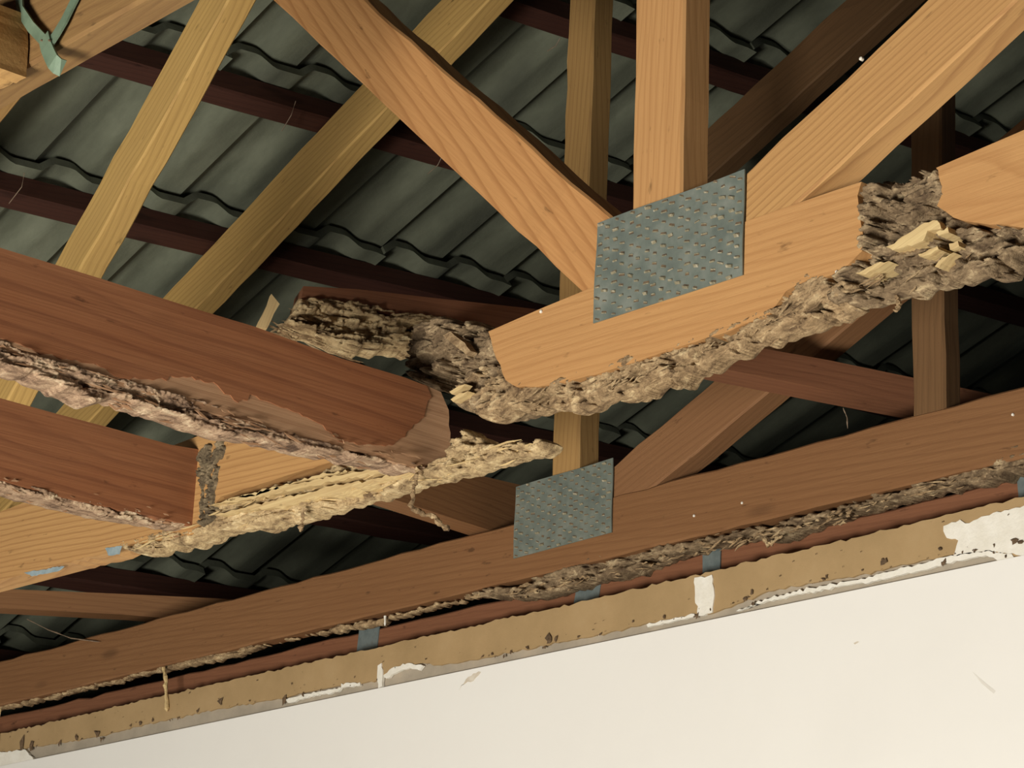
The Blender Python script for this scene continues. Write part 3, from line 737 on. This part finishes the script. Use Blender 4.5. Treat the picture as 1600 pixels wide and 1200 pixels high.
# ------------------------------------------------------------------ binders lying across the chords
def binder_plane(p, q):
    return Plane((p[0], p[1], 0), (q[0] - p[0], q[1] - p[1], 0))
PC = binder_plane((-2.557, 1.775), (-2.203, 2.596))
b1 = thing('ceiling_binder', (-2.4, 2.1, 2.66), 'red-brown binder behind the near truss, its left end eaten ragged', 'beam')
d0 = np.array([-2.557, 1.775]) @ PC.e1[:2]
slab('timber', PC, [(474, 447), (560, 452), (700, 468), (830, 482), (1000, 510), (1296, 563), (1426, 590), (1560, 618), (1560, 668), (1460, 641), (1300, 610), (1100, 570), (900, 538), (760, 522), (700, 503), (640, 500), (611, 493), (567, 478), (520, 470), (489, 468), (470, 472)], .055, REDBACK, b1, clean=range(0, 13), rag=.0008, step=.012, seed=14)
crust('eaten_face', PC, [(468, 462), (489, 462), (567, 470), (611, 484), (700, 496), (760, 510), (770, 530), (700, 540), (640, 548), (600, 542), (560, 548), (536, 540), (516, 532), (499, 524), (470, 518), (440, 506), (452, 492), (462, 480)], .05, EATEN_PALE, b1, base=.009, amp=.012, seed=81, fs=52, stretch=3.2, ang=0, edge=.010, rag=.002,
      holes=[(480, 505, 12, 5, .03), (510, 518, 14, 4, .03), (586, 530, 10, 3, .03), (635, 508, 10, 4, .025), (655, 512, 8, 4, .025), (690, 513, 7, 6, .02), (650, 527, 12, 5, .015)])
slab('upright_splinter', PC, [(424, 459), (437, 475), (428, 490), (418, 512), (400, 512), (412, 488)], .012, PALE, b1, ang=1.3, rag=.0006, step=.01, seed=4)
splinters('splinters', PC, [(430, 505), (500, 520), (560, 530), (640, 535), (720, 520)], 90, EATEN, b1, -.1, .012, .06, .0026, 33, spread=.010, out=.008, jitter=.2, back=.05)
# mud bridging the binder's eaten end and the broken end of the chord
mn = crust('termite_mud_bridge', Plane((0, Y1 + .012, 0), (1, 0, 0)), [(640, 512), (680, 494), (724, 498), (762, 512), (784, 560), (798, 600), (815, 612), (790, 640), (750, 648), (728, 640), (708, 636), (704, 620), (668, 604), (640, 590), (628, 575), (634, 545)], .06, MUD,
      base=.004, amp=.020, seed=91, fs=42, stretch=1.4, ang=.2, edge=.016, rag=.002, holes=[(688, 590, 20, 20, .045), (718, 640, 8, 8, .05), (736, 639, 6, 7, .05), (722, 520, 10, 6, .015), (670, 560, 16, 10, .012), (655, 528, 14, 6, .02)], kind=None)
tag(mn, 'grey-brown termite mud bridging the broken end of the near chord', 'termite mud')
for px in ([(702, 612), (716, 603), (727, 600), (722, 606), (706, 616)], [(704, 624), (718, 614), (731, 611), (724, 618), (708, 628)], [(692, 524), (704, 518), (720, 532), (735, 548), (728, 554), (708, 538)]):
    slab('bare_wood_shard', Plane((0, Y1 - .012, 0), (1, 0, 0)), px, .012, PALE if px[0][0] != 692 else EATEN, mn, rag=.0006, step=.008, seed=int(px[0][0]))
    bpy.context.view_layer.update()
for c in mn.children:
    mwp = c.matrix_basis.copy(); c.matrix_parent_inverse = mn.matrix_basis.inverted(); c.matrix_basis = mwp

b2 = thing('ceiling_binder', (-3.02, 2.5, 2.66), 'brown binder running in left of the back nail plate', 'beam')
PD = binder_plane((-3.0, 2.2), (-3.035, 2.58))
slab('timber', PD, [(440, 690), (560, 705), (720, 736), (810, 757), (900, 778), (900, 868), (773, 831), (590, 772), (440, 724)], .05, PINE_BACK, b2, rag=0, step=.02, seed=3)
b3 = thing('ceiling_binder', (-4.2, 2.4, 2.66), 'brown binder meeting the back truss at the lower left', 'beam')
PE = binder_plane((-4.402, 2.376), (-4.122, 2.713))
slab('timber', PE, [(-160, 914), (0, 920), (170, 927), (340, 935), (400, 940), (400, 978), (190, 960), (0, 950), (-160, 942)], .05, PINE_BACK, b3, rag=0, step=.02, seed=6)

# ------------------------------------------------------------------ back truss above the wall
t2 = thing('roof_truss', (-2.9, Y2, 2.55), 'back roof truss above the white wall, with the smaller nail plate', 'roof truss')
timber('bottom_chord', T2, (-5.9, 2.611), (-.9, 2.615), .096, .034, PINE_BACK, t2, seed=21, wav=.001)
nail_plate(t2, T2, [(806, 762), (960, 716), (957, 838), (806, 867)], 9, 17)
crust('eaten_underside', T2, [(730, 918), (790, 915), (816, 906), (850, 893), (900, 880), (933, 863), (1000, 856), (1066, 845), (1156, 826), (1200, 815), (1283, 797), (1366, 764), (1466, 742), (1529, 718), (1583, 692), (1680, 668), (1680, 713), (1600, 735), (1499, 753), (1399, 776), (1349, 790), (1290, 806), (1266, 813), (1229, 829), (1199, 841), (1159, 836), (1099, 850), (1066, 859), (1016, 873), (976, 893), (933, 900), (886, 913), (833, 929), (792, 935), (780, 930), (730, 929)], .05, MUD, t2,
      base=-.002, amp=.011, seed=101, fs=60, stretch=4, ang=0, edge=.010, rag=.0022, g=.0019, holes=[(935, 885, 9, 8, .02), (905, 899, 14, 4, .02), (1000, 872, 18, 3, .02), (970, 880, 10, 3, .02)])
crust('gnawed_strip', T2, [(-60, 1112), (60, 1086), (127, 1068), (200, 1052), (270, 1030), (330, 1008), (400, 1006), (470, 990), (533, 974), (600, 962), (680, 940), (740, 922), (740, 930), (640, 956), (560, 980), (533, 982), (470, 993), (400, 1007), (372, 1020), (310, 1034), (270, 1042), (200, 1057), (127, 1075), (60, 1093), (-60, 1117)], .030, EATEN, t2,
      base=-.005, amp=.006, seed=111, fs=80, stretch=4, edge=.008, rag=.0022, g=.002)
splinters('splinters', T2, [(790, 930), (900, 905), (1000, 880), (1100, 855), (1250, 825), (1400, 778), (1580, 730)], 150, EATEN, t2, 0, .008, .035, .003, 41, spread=.005, out=.008, jitter=.2, back=.025)
pc = T2.at(879, 400)
timber('post', T2, (-2.845, 2.64), (-2.845, 3.86), .078, TK, PINE_OLD, t2, front=-.0015, seed=22, extra=.016)
timber('post', T2, (-2.096, 2.64), (-2.096, 3.24), .058, .035, PINE_DARK, t2, front=-.0015, seed=23)
u0, u1 = xz(T2, 962, 722), xz(T2, 1100, 605)
a, b = off_axis(u0, u1, -.042); a, b = extend(a, b, .1, 1.2)
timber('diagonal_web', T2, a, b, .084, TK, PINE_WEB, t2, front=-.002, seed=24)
for q in ((1160, 786), (1583, 648), (1085, 806)): nail(T2, *q, t2, .002)
top_chord(T2, t2, PINE_GREEN, -5.9, -1.6, d=.10, seed=5)

# ------------------------------------------------------------------ far truss, mostly hidden
t3 = thing('roof_truss', (-2.9, Y3, 2.55), 'far dark truss whose sloping top chord shows behind the right web', 'roof truss')
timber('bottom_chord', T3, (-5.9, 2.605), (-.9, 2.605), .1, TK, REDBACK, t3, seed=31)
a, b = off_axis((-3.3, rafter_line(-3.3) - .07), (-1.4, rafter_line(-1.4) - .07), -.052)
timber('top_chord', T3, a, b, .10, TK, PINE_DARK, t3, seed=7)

# ------------------------------------------------------------------ nearest chord at the top left, with its steel strap
t0 = thing('trimmed_beam', T0.at(100, 90), 'pine beam crossing the top left corner with green strap', 'beam')
u0, u1 = xz(T0, 0, 128), xz(T0, 222, 0)
a, b = off_axis(u0, u1, .05); a, b = extend(a, b, .5, .9)
timber('beam_timber', T0, a, b, .10, .034, PINE_CORNER, t0, seed=41, wav=.0003)
TS = Plane((0, Y0 - .012, 0), (1, 0, 0))
blk = tag(slab('packing_block', TS, [(-60, 45), (10, 20), (28, 18), (29, 70), (26, 116), (0, 128), (-60, 150)], .03, PINE_OLD, front=.02, rag=.0005, seed=2), 'short striped packing block at the top left corner', 'block')
brd = tag(slab('cover_plank', TS, [(-60, 30), (0, 19), (40, 14), (72, 12), (98, -4), (120, -30), (-60, -30)], .03, FLESH, front=.055, rag=.0005, seed=3), 'pinkish plank end above the packing block', 'plank')
yst = thing('forked_strap', TS.at(80, 100), 'green painted forked steel strap wrapped under the corner beam', 'metal strap')
def strap_path(name, px, width, plane, parent):
    V = []; Fs = []
    P = [plane.at(x, y) + plane.n * o for x, y, o in px]
    for i, p in enumerate(P):
        d = unit(P[min(i + 1, len(P) - 1)] - P[max(i - 1, 0)]); s_ = unit(np.cross(d, plane.n)); nn = np.cross(s_, d)
        for w, t in ((-.5, .001), (.5, .001), (.5, -.001), (-.5, -.001)): V.append(p + s_ * w * width + nn * t)
    for i in range(len(P) - 1):
        for k in range(4):
            q = (k + 1) % 4; Fs.append((i * 4 + k, i * 4 + q, i * 4 + 4 + q, i * 4 + 4 + k))
    Fs += [(3, 2, 1, 0), tuple(len(V) - 4 + k for k in range(4))]
    me = bpy.data.meshes.new(name); me.from_pydata([tuple(map(float, v)) for v in V], [], Fs); me.update()
    bm = bmesh.new(); bm.from_mesh(me); bmesh.ops.recalc_face_normals(bm, faces=bm.faces); bm.to_mesh(me); bm.free()
    return link(name, me, GREENST, parent, None)
strap_path('strap_arm', [(24, -12, -.004), (26, 14, -.004), (42, 40, -.005), (60, 60, -.006), (68, 70, -.006)], .0105, TS, yst)
strap_path('strap_arm', [(108, -12, -.008), (99, 6, -.008), (90, 28, -.007), (80, 48, -.006), (70, 66, -.005)], .0115, TS, yst)
strap_path('strap_tail', [(64, 56, -.0035), (67, 70, -.0035), (71, 84, -.005), (74, 93, -.006), (76, 98, -.009), (77, 99, -.014)], .0155, TS, yst)
for q, (x, y) in enumerate(((62, 62), (74, 62))):
    c = TS.at(x, y) - TS.n * .003
    link('strap_nail', tube_mesh('strap_nail', [c, c + TS.n * .002], [.0012, .0008], 7), SPECK, yst)

# ------------------------------------------------------------------ hanging crumbs and threads
def hang(name, plane, pts, r, mat, label, cat, seed, out=0., group=None, jit=.3):
    P = [plane.at(x, y) + plane.n * out for x, y in pts]
    Q = []; R_ = []
    rng = np.random.RandomState(seed)
    for i in range(len(P) - 1):
        for k in range(5):
            Q.append(P[i] + (P[i + 1] - P[i]) * k / 5 + rng.randn(3) * r * jit); R_.append(r * (.6 + rng.rand() * .8) if jit else r)
    Q.append(P[-1]); R_.append(r * .4)
    o = link(name, tube_mesh(name, Q, R_, 7, seed, jit * .5), mat)
    tag(o, label, cat, group); return o
hang('hanging_frass', T1, [(664, 735), (662, 755), (658, 775), (655, 798), (672, 806), (690, 810), (700, 822), (711, 830)], .0030, EATEN, 'crooked strip of frass dangling under the broken chord', 'frass', 3, .012)
hang('hanging_frass', T1, [(480, 798), (476, 815), (474, 832)], .0026, EATEN, 'short crumb hanging below the pale fibre edge of the broken chord', 'frass', 5, .005)
hang('hanging_frass', T1, [(244, 850), (243, 866)], .0018, EATEN, 'tiny crumb hanging under the left end of the eaten chord edge', 'frass', 6, .005)
hang('wood_sliver', T2, [(258, 1044), (262, 1062), (262, 1085), (264, 1112)], .0036, PALE, 'pale sliver hanging from back truss across the tan band', 'sliver', 7, .004, jit=.12)
hang('wood_sliver', T2, [(603, 962), (603, 978)], .0022, CHALK, 'short white sliver beside the leftmost hoop-iron strap', 'sliver', 8, .002, jit=.12)
hang('hanging_frass', T2, [(1195, 840), (1202, 852), (1212, 846), (1226, 838)], .0026, EATEN, 'pale crumbs hanging from the middle of the back truss underside', 'frass', 9, .004)
hang('hanging_frass', T1, [(1390, 455), (1394, 470), (1390, 484)], .0028, EATEN, 'loose tatter hanging below the mud nest', 'frass', 10, -.01)
hang('dry_twig', T2, [(46, 968), (80, 985), (115, 998), (160, 1004)], .0011, WIRE, 'thin dry twig lying against the back truss at lower left', 'twig', 11, .006, jit=.1)
hang('tie_wire', T2, [(1325, 640), (1331, 655), (1332, 672)], .0008, WIRE, 'short grey thread between the binder and the back chord', 'thread', 12, .01, jit=.1)
hang('dry_twig', T2, [(8, 1108), (4, 1140), (1, 1170)], .0010, PALE, 'thin straw hanging at the extreme lower left edge', 'twig', 13, .01, jit=.1)
def tie(px, label):
    d0 = ray(*px[0]); 
    t = np.dot(RO + NR * .0 - EYE, NR) / np.dot(d0, NR); p0 = EYE + d0 * t
    pl = Plane((0, p0[1] - .01, 0), (1, 0, 0))
    P = [pl.at(x, y) for x, y in px]
    o = link('tie_wire', tube_mesh('tie_wire', P, [.0009] * len(P), 5), WIRE)
    tag(o, label, 'wire', 'tie wires on the battens')
tie([(462, 158), (455, 180), (440, 205)], 'thin tie wire hanging from batten just left of the sloping top chord')
tie([(38, 270), (34, 292), (14, 318)], 'thin tie wire hanging from the lowest batten at left edge')
tie([(693, 240), (684, 258), (668, 272)], 'thin tie wire hanging below the near left web')
tie([(875, 60), (868, 72), (855, 80)], 'thin tie wire beside the top of the back post')
